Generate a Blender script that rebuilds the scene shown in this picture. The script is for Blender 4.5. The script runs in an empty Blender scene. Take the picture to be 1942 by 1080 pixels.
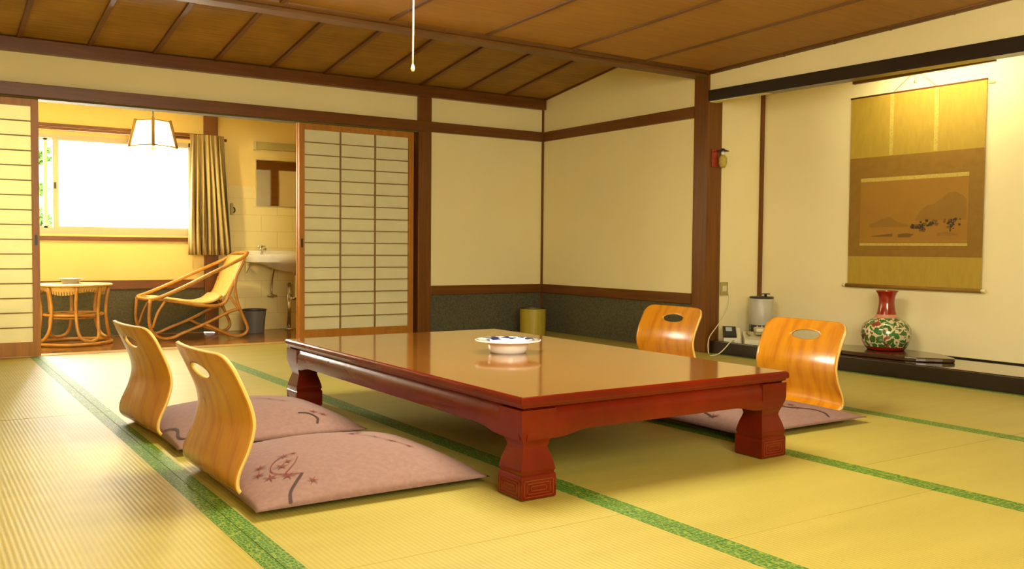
import bpy, bmesh, math, random
from mathutils import Vector, Matrix
random.seed(7)
PI = math.pi
scn = bpy.context.scene
COL = scn.collection

# ------------------------------------------------------------------ helpers
def srgb(r, g, b):
    f = lambda c: (c / 255 / 12.92) if c / 255 <= .04045 else ((c / 255 + .055) / 1.055) ** 2.4
    return (f(r), f(g), f(b), 1)

def new_mat(name):
    m = bpy.data.materials.new(name); m.use_nodes = True
    nt = m.node_tree; b = nt.nodes['Principled BSDF']
    return m, nt, b

def coords(nt, scale=(1, 1, 1), rot=(0, 0, 0)):
    tc = nt.nodes.new('ShaderNodeTexCoord'); mp = nt.nodes.new('ShaderNodeMapping')
    mp.inputs['Scale'].default_value = scale; mp.inputs['Rotation'].default_value = rot
    nt.links.new(tc.outputs['Object'], mp.inputs['Vector'])
    return mp.outputs['Vector']

def ramp(nt, fac, stops):
    r = nt.nodes.new('ShaderNodeValToRGB')
    e = r.color_ramp.elements
    e[0].position, e[0].color = stops[0]; e[1].position, e[1].color = stops[-1]
    for p, c in stops[1:-1]:
        x = e.new(p); x.color = c
    nt.links.new(fac, r.inputs['Fac'])
    return r.outputs['Color']

def noise(nt, vec, scale=5, detail=4, rough=.55, dist=0):
    n = nt.nodes.new('ShaderNodeTexNoise')
    n.inputs['Scale'].default_value = scale; n.inputs['Detail'].default_value = detail
    n.inputs['Roughness'].default_value = rough; n.inputs['Distortion'].default_value = dist
    nt.links.new(vec, n.inputs['Vector'])
    return n.outputs['Fac']

def bump(nt, b, h, strength=.2, dist=.002):
    bp = nt.nodes.new('ShaderNodeBump'); bp.inputs['Strength'].default_value = strength
    bp.inputs['Distance'].default_value = dist
    nt.links.new(h, bp.inputs['Height']); nt.links.new(bp.outputs['Normal'], b.inputs['Normal'])

def plain(name, c, rough=.6, c2=None, scale=8, stretch=(1, 1, 1), metal=0, bmp=0, coat=0, spec=.5):
    m, nt, b = new_mat(name)
    b.inputs['Roughness'].default_value = rough; b.inputs['Metallic'].default_value = metal
    b.inputs['Coat Weight'].default_value = coat; b.inputs['Coat Roughness'].default_value = .12
    b.inputs['Specular IOR Level'].default_value = spec
    v = coords(nt, stretch); f = noise(nt, v, scale)
    c2 = c2 or tuple(x * .88 for x in c[:3]) + (1,)
    nt.links.new(ramp(nt, f, [(.3, c2), (.7, c)]), b.inputs['Base Color'])
    if bmp: bump(nt, b, f, bmp)
    return m

def wood(name, c, c2, axis='x', rough=.35, coat=0, fine=34, spec=.5):
    m, nt, b = new_mat(name)
    s = [fine] * 3; s['xyz'.index(axis)] = fine * .05
    v = coords(nt, tuple(s)); f = noise(nt, v, 1.0, 6, .6, .6)
    nt.links.new(ramp(nt, f, [(.28, c2), (.5, tuple((a + d) / 2 for a, d in zip(c, c2))), (.72, c)]), b.inputs['Base Color'])
    b.inputs['Roughness'].default_value = rough; b.inputs['Coat Weight'].default_value = coat
    b.inputs['Coat Roughness'].default_value = .08; b.inputs['Specular IOR Level'].default_value = spec
    bump(nt, b, f, .08)
    return m

def obj(name, bm, mats, parent=None, smooth=False, recalc=True):
    if recalc: bmesh.ops.recalc_face_normals(bm, faces=bm.faces)
    me = bpy.data.meshes.new(name); bm.to_mesh(me); bm.free()
    if not isinstance(mats, (list, tuple)): mats = [mats]
    for m in mats: me.materials.append(m)
    if smooth:
        for p in me.polygons: p.use_smooth = True
    o = bpy.data.objects.new(name, me); COL.objects.link(o)
    if parent: o.parent = parent
    return o

def sharp(o, ang=40):
    o.data.shade_auto_smooth = None if False else None
    return o

def autosmooth(o, ang=35):
    me = o.data
    for p in me.polygons: p.use_smooth = True
    bm = bmesh.new(); bm.from_mesh(me)
    for e in bm.edges:
        if len(e.link_faces) == 2 and e.calc_face_angle(0) > math.radians(ang): e.smooth = False
    bm.to_mesh(me); bm.free()
    return o

def tag(o, label, cat, group=None):
    o['label'] = label; o['category'] = cat
    if group: o['group'] = group
    return o

def thing(name, label, cat, loc=(0, 0, 0), rz=0, group=None):
    o = bpy.data.objects.new(name, None); COL.objects.link(o)
    o.location = loc; o.rotation_euler = (0, 0, rz); o.empty_display_size = .1
    return tag(o, label, cat, group)

def struct(name, bm, m, parent=None, **k):
    o = obj(name, bm, m, parent, **k)
    if not parent: o['kind'] = 'structure'
    return o

def B(): return bmesh.new()

def box(bm, x0, x1, y0, y1, z0, z1, mi=0, bev=0):
    P = [(x0, y0, z0), (x1, y0, z0), (x1, y1, z0), (x0, y1, z0), (x0, y0, z1), (x1, y0, z1), (x1, y1, z1), (x0, y1, z1)]
    v = [bm.verts.new(p) for p in P]
    fs = [bm.faces.new([v[i] for i in q]) for q in ((3, 2, 1, 0), (4, 5, 6, 7), (0, 1, 5, 4), (1, 2, 6, 5), (2, 3, 7, 6), (3, 0, 4, 7))]
    for f in fs: f.material_index = mi
    if bev:
        es = list({e for f in fs for e in f.edges})
        r = bmesh.ops.bevel(bm, geom=es, offset=bev, segments=2, affect='EDGES', profile=.6)
        for f in r['faces']: f.material_index = mi
    return fs

def smooth_path(pts, n=6, closed=False):
    P = [Vector(p) for p in pts]; out = []; N = len(P)
    rng = range(N if closed else N - 1)
    for i in rng:
        p1, p2 = P[i], P[(i + 1) % N]
        p0 = P[i - 1] if (closed or i > 0) else p1 * 2 - p2
        p3 = P[(i + 2) % N] if (closed or i + 2 < N) else p2 * 2 - p1
        for k in range(n):
            t = k / n
            out.append(.5 * ((2 * p1) + (p2 - p0) * t + (2 * p0 - 5 * p1 + 4 * p2 - p3) * t * t + (3 * p1 - p0 - 3 * p2 + p3) * t ** 3))
    if not closed: out.append(P[-1])
    return out

def tube(bm, pts, r, seg=8, closed=False, n=5, mi=0, smooth=True):
    P = smooth_path(pts, n, closed) if smooth else [Vector(p) for p in pts]
    N = len(P); rings = []; up = None
    for i, p in enumerate(P):
        a = P[i - 1] if (i > 0 or closed) else p
        c = P[(i + 1) % N] if (i + 1 < N or closed) else p
        t = (c - a).normalized()
        if up is None:
            up = t.orthogonal().normalized()
        up = (up - t * up.dot(t))
        up = up.normalized() if up.length > 1e-6 else t.orthogonal().normalized()
        s = t.cross(up)
        rr = r(i / max(1, N - 1)) if callable(r) else r
        rings.append([bm.verts.new(p + (up * math.cos(2 * PI * k / seg) + s * math.sin(2 * PI * k / seg)) * rr) for k in range(seg)])
    M = N if closed else N - 1
    for i in range(M):
        A, Cc = rings[i], rings[(i + 1) % N]
        off = 0
        if closed and i == N - 1:
            off = min(range(seg), key=lambda o: sum((A[k].co - Cc[(k + o) % seg].co).length for k in range(seg)))
        for k in range(seg):
            f = bm.faces.new((A[k], A[(k + 1) % seg], Cc[(k + 1 + off) % seg], Cc[(k + off) % seg])); f.material_index = mi; f.smooth = True
    if not closed:
        f = bm.faces.new(rings[0][::-1]); f.material_index = mi
        f = bm.faces.new(rings[-1]); f.material_index = mi

def lathe(bm, prof, c=(0, 0, 0), seg=32, mi=0, mif=None):
    rings = []
    for r, z in prof:
        if r < 1e-5: rings.append([bm.verts.new((c[0], c[1], c[2] + z))])
        else: rings.append([bm.verts.new((c[0] + r * math.cos(2 * PI * k / seg), c[1] + r * math.sin(2 * PI * k / seg), c[2] + z)) for k in range(seg)])
    for i in range(len(rings) - 1):
        a, b = rings[i], rings[i + 1]
        for k in range(seg):
            k2 = (k + 1) % seg
            vs = [a[k % len(a)], a[k2 % len(a)], b[k2 % len(b)], b[k % len(b)]]
            vs = list(dict.fromkeys(vs))
            if len(vs) >= 3:
                f = bm.faces.new(vs); f.material_index = mif(i) if mif else mi; f.smooth = True

def poly(bm, pts, mi=0):
    f = bm.faces.new([bm.verts.new(p) for p in pts]); f.material_index = mi
    return f

def grid(bm, nu, nv, fn, mi=0):
    V = [[bm.verts.new(fn(i / nu, j / nv)) for j in range(nv + 1)] for i in range(nu + 1)]
    for i in range(nu):
        for j in range(nv):
            f = bm.faces.new((V[i][j], V[i + 1][j], V[i + 1][j + 1], V[i][j + 1])); f.material_index = mi; f.smooth = True
    return V

def prism(bm, pts, d, mi=0):
    """extrude polygon pts (3D) by vector d"""
    d = Vector(d); a = [bm.verts.new(p) for p in pts]; b = [bm.verts.new(Vector(p) + d) for p in pts]
    n = len(a)
    fs = [bm.faces.new(a[::-1]), bm.faces.new(b)]
    for i in range(n): fs.append(bm.faces.new((a[i], a[(i + 1) % n], b[(i + 1) % n], b[i])))
    for f in fs: f.material_index = mi

# ------------------------------------------------------------------ materials
def wall_mat(name, c, c2, s=2.2):
    return plain(name, c, .9, c2, s, bmp=.05, spec=.2)
M = {}
M['plaster'] = wall_mat('plaster', (.86, .775, .46, 1), (.83, .735, .42, 1))
M['plaster_alcove'] = wall_mat('plaster_alcove', (.86, .77, .47, 1), (.82, .72, .42, 1))
M['plaster_yellow'] = wall_mat('plaster_yellow', (.82, .66, .28, 1), (.80, .63, .25, 1))
RED, RED2 = (.185, .060, .004, 1), (.10, .030, .002, 1)
for a in 'xyz': M['wood_' + a] = wood('wood_' + a, RED, RED2, a, .38)
for a in 'xyz': M['shoji_' + a] = wood('shoji_' + a, (.46, .19, .014, 1), (.33, .12, .008, 1), a, .42)
M['bar'] = plain('lattice_wood', (.30, .17, .035, 1), .5, (.22, .12, .025, 1), 20)
for a in 'xy': M['ceil_wood_' + a] = wood('ceiling_wood_' + a, (.20, .085, .014, 1), (.12, .045, .007, 1), a, .5)
for a in 'xy': M['black_' + a] = wood('black_wood_' + a, (.018, .009, .004, 1), (.008, .004, .002, 1), a, .3)
M['black_top'] = wood('alcove_board_wood', (.05, .022, .009, 1), (.03, .012, .005, 1), 'y', .08, 1)

def ceiling_mat(name, c, c2, k):
    m, nt, b = new_mat(name)
    f = noise(nt, coords(nt, (3, 120 * k, 120 * k)), 1.0, 5, .65)
    g = noise(nt, coords(nt), 3, 3)
    mx = nt.nodes.new('ShaderNodeMath'); mx.operation = 'ADD'; nt.links.new(f, mx.inputs[0])
    m2 = nt.nodes.new('ShaderNodeMath'); m2.operation = 'MULTIPLY'; m2.inputs[1].default_value = .5; nt.links.new(g, m2.inputs[0])
    nt.links.new(m2.outputs[0], mx.inputs[1])
    nt.links.new(ramp(nt, mx.outputs[0], [(.5, c2), (.95, c)]), b.inputs['Base Color'])
    b.inputs['Roughness'].default_value = .6
    bump(nt, b, f, .25, .003)
    return m
M['reed'] = ceiling_mat('reed_ceiling', (.40, .21, .026, 1), (.18, .085, .009, 1), 1)
M['flat_ceil'] = ceiling_mat('panel_ceiling', (.42, .205, .028, 1), (.32, .145, .018, 1), .35)

def wainscot():
    m, nt, b = new_mat('wainscot_cloth')
    v = coords(nt, (60, 60, 60)); ck = nt.nodes.new('ShaderNodeTexVoronoi'); ck.inputs['Scale'].default_value = 1; nt.links.new(v, ck.inputs['Vector'])
    nt.links.new(ramp(nt, ck.outputs['Distance'], [(0, (.115, .105, .056, 1)), (.8, (.066, .062, .034, 1))]), b.inputs['Base Color'])
    b.inputs['Roughness'].default_value = .8; bump(nt, b, ck.outputs['Distance'], .2)
    return m
M['wainscot'] = wainscot()

def tatami():
    m, nt, b = new_mat('tatami_weave')
    w = nt.nodes.new('ShaderNodeTexWave'); w.bands_direction = 'X'; w.wave_profile = 'SIN'
    w.inputs['Scale'].default_value = 22; w.inputs['Distortion'].default_value = .25; w.inputs['Detail'].default_value = 1
    nt.links.new(coords(nt), w.inputs['Vector'])
    w2 = nt.nodes.new('ShaderNodeTexWave'); w2.bands_direction = 'Y'; w2.inputs['Scale'].default_value = 70; w2.inputs['Distortion'].default_value = .4
    nt.links.new(coords(nt), w2.inputs['Vector'])
    f = noise(nt, coords(nt, (1, 6, 1)), 1.4, 4); g = noise(nt, coords(nt, (40, 260, 1)), 1, 3)
    def mul(a, k):
        q = nt.nodes.new('ShaderNodeMath'); q.operation = 'MULTIPLY'; q.inputs[1].default_value = k; nt.links.new(a, q.inputs[0]); return q.outputs[0]
    def add(a, c):
        q = nt.nodes.new('ShaderNodeMath'); q.operation = 'ADD'; nt.links.new(a, q.inputs[0]); nt.links.new(c, q.inputs[1]); return q.outputs[0]
    tot = add(add(mul(w.outputs['Fac'], .26), mul(w2.outputs['Fac'], .08)), add(mul(f, .5), mul(g, .22)))
    nt.links.new(ramp(nt, tot, [(.22, (.325, .268, .044, 1)), (.82, (.475, .400, .088, 1))]), b.inputs['Base Color'])
    b.inputs['Roughness'].default_value = .45; b.inputs['Specular IOR Level'].default_value = .6
    bump(nt, b, add(w.outputs['Fac'], mul(w2.outputs['Fac'], .4)), .25, .0015)
    return m
M['tatami'] = tatami()

def heri():
    m, nt, b = new_mat('tatami_border_brocade')
    v = nt.nodes.new('ShaderNodeTexVoronoi'); v.feature = 'DISTANCE_TO_EDGE'; v.inputs['Scale'].default_value = 1; v.inputs['Randomness'].default_value = .55
    nt.links.new(coords(nt, (95, 55, 1)), v.inputs['Vector'])
    nt.links.new(ramp(nt, v.outputs['Distance'], [(.03, (.24, .30, .035, 1)), (.12, (.04, .16, .010, 1)), (.3, (.026, .115, .007, 1))]), b.inputs['Base Color'])
    b.inputs['Roughness'].default_value = .55
    return m
M['heri'] = heri()
M['gap'] = plain('mat_gap', (.12, .09, .02, 1), .9)
M['boards'] = wood('veranda_boards', (.30, .125, .022, 1), (.20, .075, .012, 1), 'x', .22, .3)
M['threshold'] = wood('threshold_wood', (.58, .38, .10, 1), (.45, .27, .06, 1), 'x', .35)

def paper(name, c, tr=.5):
    m, nt, b = new_mat(name)
    out = nt.nodes['Material Output']
    d = nt.nodes.new('ShaderNodeBsdfDiffuse'); t = nt.nodes.new('ShaderNodeBsdfTranslucent'); mx = nt.nodes.new('ShaderNodeMixShader')
    col = ramp(nt, noise(nt, coords(nt), 9), [(.3, tuple(x * .95 for x in c[:3]) + (1,)), (.7, c)])
    nt.links.new(col, d.inputs['Color']); nt.links.new(col, t.inputs['Color'])
    mx.inputs[0].default_value = tr
    nt.links.new(d.outputs[0], mx.inputs[1]); nt.links.new(t.outputs[0], mx.inputs[2]); nt.links.new(mx.outputs[0], out.inputs['Surface'])
    nt.nodes.remove(b)
    return m
M['paper'] = paper('shoji_paper', (.92, .88, .60, 1), .27)
M['shade_paper'] = paper('lamp_shade_paper', (.95, .92, .80, 1), .55)
M['frosted'] = paper('frosted_glass', (.97, .97, .95, 1), .8)

def glass():
    m, nt, b = new_mat('clear_glass')
    out = nt.nodes['Material Output']
    t = nt.nodes.new('ShaderNodeBsdfTransparent'); g = nt.nodes.new('ShaderNodeBsdfGlossy'); g.inputs['Roughness'].default_value = .02
    mx = nt.nodes.new('ShaderNodeMixShader'); mx.inputs[0].default_value = .05
    nt.links.new(t.outputs[0], mx.inputs[1]); nt.links.new(g.outputs[0], mx.inputs[2]); nt.links.new(mx.outputs[0], out.inputs['Surface'])
    nt.nodes.remove(b); return m
M['glass'] = glass()
M['alu'] = plain('window_aluminium', (.55, .46, .30, 1), .4, None, 8)
M['lacquer'] = plain('red_lacquer_wood', (.150, .011, .002, 1), .22, (.085, .006, .0015, 1), 3.5, (1, 1, 1), coat=.06, spec=.28)
M['fret'] = plain('carved_red_edge', (.21, .028, .006, 1), .35)
M['table_top'] = wood('lacquered_table_top', (.27, .105, .018, 1), (.215, .078, .012, 1), 'y', .10, .85, 9)
M['worn'] = plain('worn_edge', (.42, .22, .06, 1), .5)

def plywood():
    m, nt, b = new_mat('bent_plywood')
    w = nt.nodes.new('ShaderNodeTexWave'); w.wave_type = 'BANDS'; w.bands_direction = 'Y'
    w.inputs['Scale'].default_value = 6; w.inputs['Distortion'].default_value = 14; w.inputs['Detail'].default_value = 2.5; w.inputs['Detail Scale'].default_value = .9
    nt.links.new(coords(nt, (.6, .55, .5)), w.inputs['Vector'])
    f = noise(nt, coords(nt, (8, 60, 5)), 1, 4)
    a = nt.nodes.new('ShaderNodeMath'); a.operation = 'MULTIPLY_ADD'; a.inputs[1].default_value = .28; nt.links.new(w.outputs['Fac'], a.inputs[0])
    q = nt.nodes.new('ShaderNodeMath'); q.operation = 'MULTIPLY'; q.inputs[1].default_value = .6; nt.links.new(f, q.inputs[0]); nt.links.new(q.outputs[0], a.inputs[2])
    nt.links.new(ramp(nt, a.outputs[0], [(.15, (.36, .115, .002, 1)), (.4, (.46, .172, .004, 1)), (.8, (.52, .215, .005, 1))]), b.inputs['Base Color'])
    b.inputs['Roughness'].default_value = .26; b.inputs['Coat Weight'].default_value = .3; b.inputs['Coat Roughness'].default_value = .2
    return m
M['ply'] = plywood()
M['ply_edge'] = plain('plywood_edge', (.72, .50, .14, 1), .5)
M['mauve'] = plain('mauve_cushion_cloth', (.245, .138, .118, 1), .85, (.205, .112, .096, 1), 60, bmp=.1)
M['thread'] = plain('embroidery_thread', (.16, .022, .014, 1), .8)
M['thread_dark'] = plain('embroidery_stem', (.045, .018, .014, 1), .8)
M['rattan'] = plain('rattan_cane', (.60, .30, .045, 1), .35, (.42, .18, .022, 1), 14, coat=.3)
M['rattan_light'] = plain('rattan_peel', (.72, .50, .16, 1), .5, (.62, .38, .09, 1), 40)
M['porcelain'] = plain('white_porcelain', (.86, .84, .80, 1), .15, (.84, .82, .78, 1), 3, coat=.4)
M['chrome'] = plain('chrome', (.75, .70, .58, 1), .15, None, 3, metal=1)
M['grey_plastic'] = plain('grey_plastic', (.14, .135, .13, 1), .45)
M['grey_dark'] = plain('dark_rim', (.03, .025, .02, 1), .4)
M['bamboo_yellow'] = plain('bamboo_yellow', (.46, .35, .035, 1), .45, (.36, .27, .025, 1), 4, (14, 14, .6))
M['cream'] = plain('cream_plastic', (.70, .64, .44, 1), .4)
M['cord_white'] = plain('white_cord', (.75, .68, .48, 1), .5)
M['grey_metal'] = plain('painted_grey_metal', (.50, .47, .39, 1), .35)
M['pale_blue'] = plain('pale_blue_glaze', (.45, .50, .56, 1), .2)
M['fitting'] = plain('olive_lamp_cover', (.42, .36, .12, 1), .5)
M['gold_leafcloth'] = plain('gold_brocade', (.42, .285, .028, 1), .7, (.37, .24, .022, 1), 30, (1, 1, .3))
M['brown_silk'] = plain('brown_silk_border', (.255, .135, .010, 1), .75, (.225, .115, .008, 1), 20)
M['painting'] = plain('painted_silk', (.33, .165, .014, 1), .8, (.29, .14, .011, 1), 4)
M['strip_gold'] = plain('pale_gold_strip', (.55, .42, .09, 1), .7, (.42, .30, .05, 1), 90)
M['ink_light'] = plain('ink_wash', (.27, .138, .015, 1), .85)
M['ink_mid'] = plain('ink_mid', (.17, .085, .014, 1), .85)
M['ink_dark'] = plain('ink_dark', (.05, .032, .012, 1), .85)
M['ivory'] = plain('ivory', (.80, .72, .40, 1), .4)
M['red_glaze'] = plain('red_glaze', (.30, .018, .006, 1), .12, (.25, .014, .005, 1), 5, coat=.6)
M['pink_glaze'] = plain('pink_glaze', (.62, .30, .20, 1), .2, (.5, .2, .12, 1), 60)
M['slab'] = wood('root_wood_slab', (.085, .040, .015, 1), (.04, .018, .008, 1), 'y', .22, .5)

def vase_pattern():
    m, nt, b = new_mat('painted_vase_flowers')
    v = nt.nodes.new('ShaderNodeTexVoronoi'); v.inputs['Scale'].default_value = 23; v.inputs['Randomness'].default_value = .9
    vec0 = coords(nt)
    wn = nt.nodes.new('ShaderNodeTexNoise'); wn.inputs['Scale'].default_value = 26; nt.links.new(vec0, wn.inputs['Vector'])
    wm = nt.nodes.new('ShaderNodeVectorMath'); wm.operation = 'MULTIPLY_ADD'; wm.inputs[1].default_value = (.05, .05, .05); nt.links.new(wn.outputs['Color'], wm.inputs[0]); nt.links.new(vec0, wm.inputs[2])
    vec = wm.outputs[0]; nt.links.new(vec, v.inputs['Vector'])
    n = nt.nodes.new('ShaderNodeTexNoise'); n.inputs['Scale'].default_value = 32; nt.links.new(vec, n.inputs['Vector'])
    sep = nt.nodes.new('ShaderNodeSeparateColor'); nt.links.new(v.outputs['Color'], sep.inputs[0])
    pal = ramp(nt, sep.outputs[0], [(0, (.06, .13, .02, 1)), (.3, (.03, .17, .03, 1)), (.45, (.10, .045, .015, 1)), (.55, (.26, .06, .03, 1)), (.63, (.04, .12, .02, 1)), (1, (.08, .05, .02, 1))])
    pal.node.color_ramp.interpolation = 'CONSTANT'
    ve = nt.nodes.new('ShaderNodeTexVoronoi'); ve.feature = 'DISTANCE_TO_EDGE'; ve.inputs['Scale'].default_value = 23; ve.inputs['Randomness'].default_value = .9; nt.links.new(vec, ve.inputs['Vector'])
    ad = nt.nodes.new('ShaderNodeMath'); ad.operation = 'MULTIPLY_ADD'; ad.inputs[1].default_value = -.55; nt.links.new(n.outputs['Fac'], ad.inputs[0]); nt.links.new(ve.outputs['Distance'], ad.inputs[2])
    fac = ramp(nt, ad.outputs[0], [(0, (1, 1, 1, 1)), (.02, (0, 0, 0, 1))])
    sh = nt.nodes.new('ShaderNodeMath'); sh.operation = 'ADD'; sh.inputs[1].default_value = .205; nt.links.new(ad.outputs[0], sh.inputs[0]); nt.links.new(sh.outputs[0], fac.node.inputs['Fac'])
    mx = nt.nodes.new('ShaderNodeMix'); mx.data_type = 'RGBA'
    nt.links.new(fac, mx.inputs['Factor']); nt.links.new(pal, mx.inputs['A']); mx.inputs['B'].default_value = (.66, .56, .36, 1)
    nt.links.new(mx.outputs['Result'], b.inputs['Base Color'])
    b.inputs['Roughness'].default_value = .18; b.inputs['Coat Weight'].default_value = .5
    return m
M['vase_body'] = vase_pattern()

def bowl_pattern():
    m, nt, b = new_mat('blue_painted_rim')
    n = noise(nt, coords(nt), 30, 1, .4)
    nt.links.new(ramp(nt, n, [(.45, (.84, .84, .82, 1)), (.48, (.012, .025, .11, 1))]), b.inputs['Base Color'])
    b.inputs['Roughness'].default_value = .15; b.inputs['Coat Weight'].default_value = .4
    return m
M['bowl_rim'] = bowl_pattern()

def curtain_mat():
    m, nt, b = new_mat('striped_curtain')
    tc = nt.nodes.new('ShaderNodeTexCoord'); sp = nt.nodes.new('ShaderNodeSeparateXYZ'); nt.links.new(tc.outputs['UV'], sp.inputs[0])
    q = nt.nodes.new('ShaderNodeMath'); q.operation = 'MULTIPLY'; q.inputs[1].default_value = 11; nt.links.new(sp.outputs[0], q.inputs[0])
    fr = nt.nodes.new('ShaderNodeMath'); fr.operation = 'FRACT'; nt.links.new(q.outputs[0], fr.inputs[0])
    r = ramp(nt, fr.outputs[0], [(0, (.44, .34, .15, 1)), (.45, (.30, .20, .06, 1)), (.62, (.42, .33, .16, 1)), (.8, (.20, .13, .05, 1))])
    r.node.color_ramp.interpolation = 'CONSTANT'
    nt.links.new(r, b.inputs['Base Color']); b.inputs['Roughness'].default_value = .85
    return m
M['curtain'] = curtain_mat()

def tile_mat():
    m, nt, b = new_mat('cream_wall_tile')
    br = nt.nodes.new('ShaderNodeTexBrick'); br.offset = .5
    br.inputs['Color1'].default_value = (.80, .70, .36, 1); br.inputs['Color2'].default_value = (.78, .67, .33, 1); br.inputs['Mortar'].default_value = (.60, .49, .22, 1)
    br.inputs['Scale'].default_value = 1; br.inputs['Mortar Size'].default_value = .002; br.inputs['Brick Width'].default_value = .3; br.inputs['Row Height'].default_value = .15
    nt.links.new(coords(nt, (1, 1, 1), (-PI / 2, 0, 0)), br.inputs['Vector'])
    nt.links.new(br.outputs['Color'], b.inputs['Base Color']); b.inputs['Roughness'].default_value = .3
    return m
M['tile'] = tile_mat()
M['mirror'] = plain('mirror_glass', (.9, .88, .78, 1), .03, (.9, .88, .78, 1), 1, metal=1)
M['lattice_band'] = None
def lattice_band():
    m, nt, b = new_mat('lattice_band')
    ck = nt.nodes.new('ShaderNodeTexVoronoi'); ck.inputs['Scale'].default_value = 1; ck.inputs['Randomness'].default_value = .1
    nt.links.new(coords(nt, (62, 62, 48)), ck.inputs['Vector'])
    nt.links.new(ramp(nt, ck.outputs['Distance'], [(.26, (.62, .58, .42, 1)), (.34, (.05, .045, .03, 1))]), b.inputs['Base Color'])
    return m
M['lattice_band'] = lattice_band()
M['leaf'] = plain('garden_leaves', (.05, .17, .03, 1), .6, (.02, .08, .015, 1), 6)
M['ground'] = plain('garden_ground', (.35, .36, .25, 1), .9)

# ------------------------------------------------------------------ room shell
# floor with tatami mats (seams run toward the shoji wall)
b = B(); box(b, -5.4, .04, -7.9, 0.02, -.12, -.03)
floor = struct('floor', b, M['gap'])
xs = [-5.245, -4.235, -3.215, -2.185, -1.155, .035]
seams = {0: [-7.7, -4.97, -2.47, -.005], 1: [-7.7, -4.97, -2.47, -.005], 2: [-7.7, -5.3, -2.62, -.005], 3: [-7.7, -4.97, -2.47, -.005], 4: [-7.7, -4.97, -2.47, -.005]}
for i in range(5):
    x0, x1 = xs[i], xs[i + 1]
    if i == 4: x1 = .035
    ys = seams[i]
    for j in range(3):
        y0, y1 = ys[j], ys[j + 1]
        b = B(); box(b, x0 + .001, x1 - .001, y0 + .0015, y1 - .0015, -.03, -.0006)
        mat_o = obj('tatami_mat', b, M['tatami'], floor)
        b = B()
        box(b, x0 + .001, x0 + .043, y0 + .0015, y1 - .0015, -.02, .0004); box(b, x1 - .043, x1 - .001, y0 + .0015, y1 - .0015, -.02, .0004)
        obj('cloth_border', b, M['heri'], mat_o)

# veranda floor + threshold
b = B(); box(b, -5.4, -.6, .02, 1.36, -.12, -.002); struct('floor', b, M['boards'])
b = B(); box(b, -5.4, -1.315, -.004, .12, -.11, .004, bev=.002); struct('trim_1', b, M['threshold'])

# shoji-side wall (y = 0)
b = B(); box(b, -1.19, .06, .0, .08, -.1, 2.3); box(b, -5.4, -1.315, .01, .07, 1.84, 2.3)
wb = struct('wall_back', b, M['plaster'])
b = B(); box(b, -1.19, 0, -.004, .001, 0, .36); obj('wainscot_panel', b, M['wainscot'], wb)
# right side wall (x = 0)
b = B(); box(b, .0, .08, -1.97, .08, -.1, 2.45); wr = struct('wall_right', b, M['plaster'])
b = B(); box(b, -.004, .001, -1.97, 0, 0, .36); obj('wainscot_panel', b, M['wainscot'], wr)
# wall over the alcove lintel, slightly lower than the side wall top
b = B(); box(b, .0, .07, -7.9, -2.1, 1.86, 2.3); struct('wall_right', b, M['plaster'])
# alcove walls
b = B(); box(b, .62, .70, -7.9, -2.0, -.1, 2.3); struct('wall_alcove', b, M['plaster_alcove'])
b = B(); box(b, .08, .70, -2.08, -2.0, -.1, 2.3); struct('wall_alcove', b, M['plaster_alcove'])
b = B(); box(b, .05, .7, -7.9, -2.0, 2.06, 2.1); struct('ceiling', b, M['plaster'])
# walls behind and left of the camera
b = B(); box(b, -5.48, -5.40, -7.9, 1.4, -.1, 2.5); struct('wall_left', b, M['plaster'])
b = B(); box(b, -5.48, .7, -7.98, -7.9, -.1, 2.5); struct('wall_front', b, M['plaster'])

# timber
b = B(); box(b, -5.4, -.0, -.035, .012, 1.760, 1.846, bev=.003); struct('trim_2', b, M['wood_x'])
b = B(); box(b, -5.4, -1.315, -.012, .10, 1.748, 1.762, bev=.001); struct('trim_3', b, M['gap'])
b = B(); box(b, -5.4, .0, -.05, .01, 2.052, 2.142, bev=.003); struct('trim_4', b, M['wood_x'])
b = B(); box(b, -1.190, -.0, -.02, .01, .357, .437, bev=.003); struct('trim_5', b, M['wood_x'])
b = B(); box(b, -1.315, -1.190, -.02, .10, 0, 2.06, bev=.003); struct('trim_6', b, M['wood_z'])
b = B(); box(b, -.016, .002, -.016, .002, .0, 2.15); struct('trim_7', b, M['wood_z'])
b = B(); box(b, -.02, .01, -1.972, -.002, 1.760, 1.846, bev=.003); struct('trim_8', b, M['wood_y'])
b = B(); box(b, -.02, .01, -1.972, -.002, .357, .437, bev=.003); struct('trim_9', b, M['wood_y'])
# alcove pillar with a slim jamb strip behind it
b = B(); box(b, -.012, .10, -2.118, -1.968, 0, 2.09, bev=.006); struct('trim_10', b, M['wood_z'])
b = B(); box(b, .10, .152, -2.10, -2.06, 0, 1.88, bev=.003); struct('trim_11', b, M['wood_z'])
# black lintel over the alcove: its ends differ a little in height
b = B()
prism(b, [(-.02, -2.118, 1.867), (-.02, -7.9, 1.79), (-.02, -7.9, 1.89), (-.02, -2.118, 1.945)], (.10, 0, 0))
struct('trim_12', b, M['black_y'])
# alcove corner post
b = B(); box(b, .592, .622, -2.102, -2.06, .09, 2.06, bev=.002); struct('trim_13', b, M['wood_z'])
# alcove raised board: black face and polished top
b = B(); box(b, .04, .62, -7.9, -2.1, -.03, .088, bev=.004); tk = struct('trim_14', b, M['black_y'])
b = B(); box(b, .07, .62, -7.9, -2.08, .088, .092); obj('board_top', b, M['black_top'], tk)
b = B(); box(b, .60, .62, -7.9, -2.1, .092, .1); struct('baseboard_alcove', b, M['black_y'])

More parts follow.
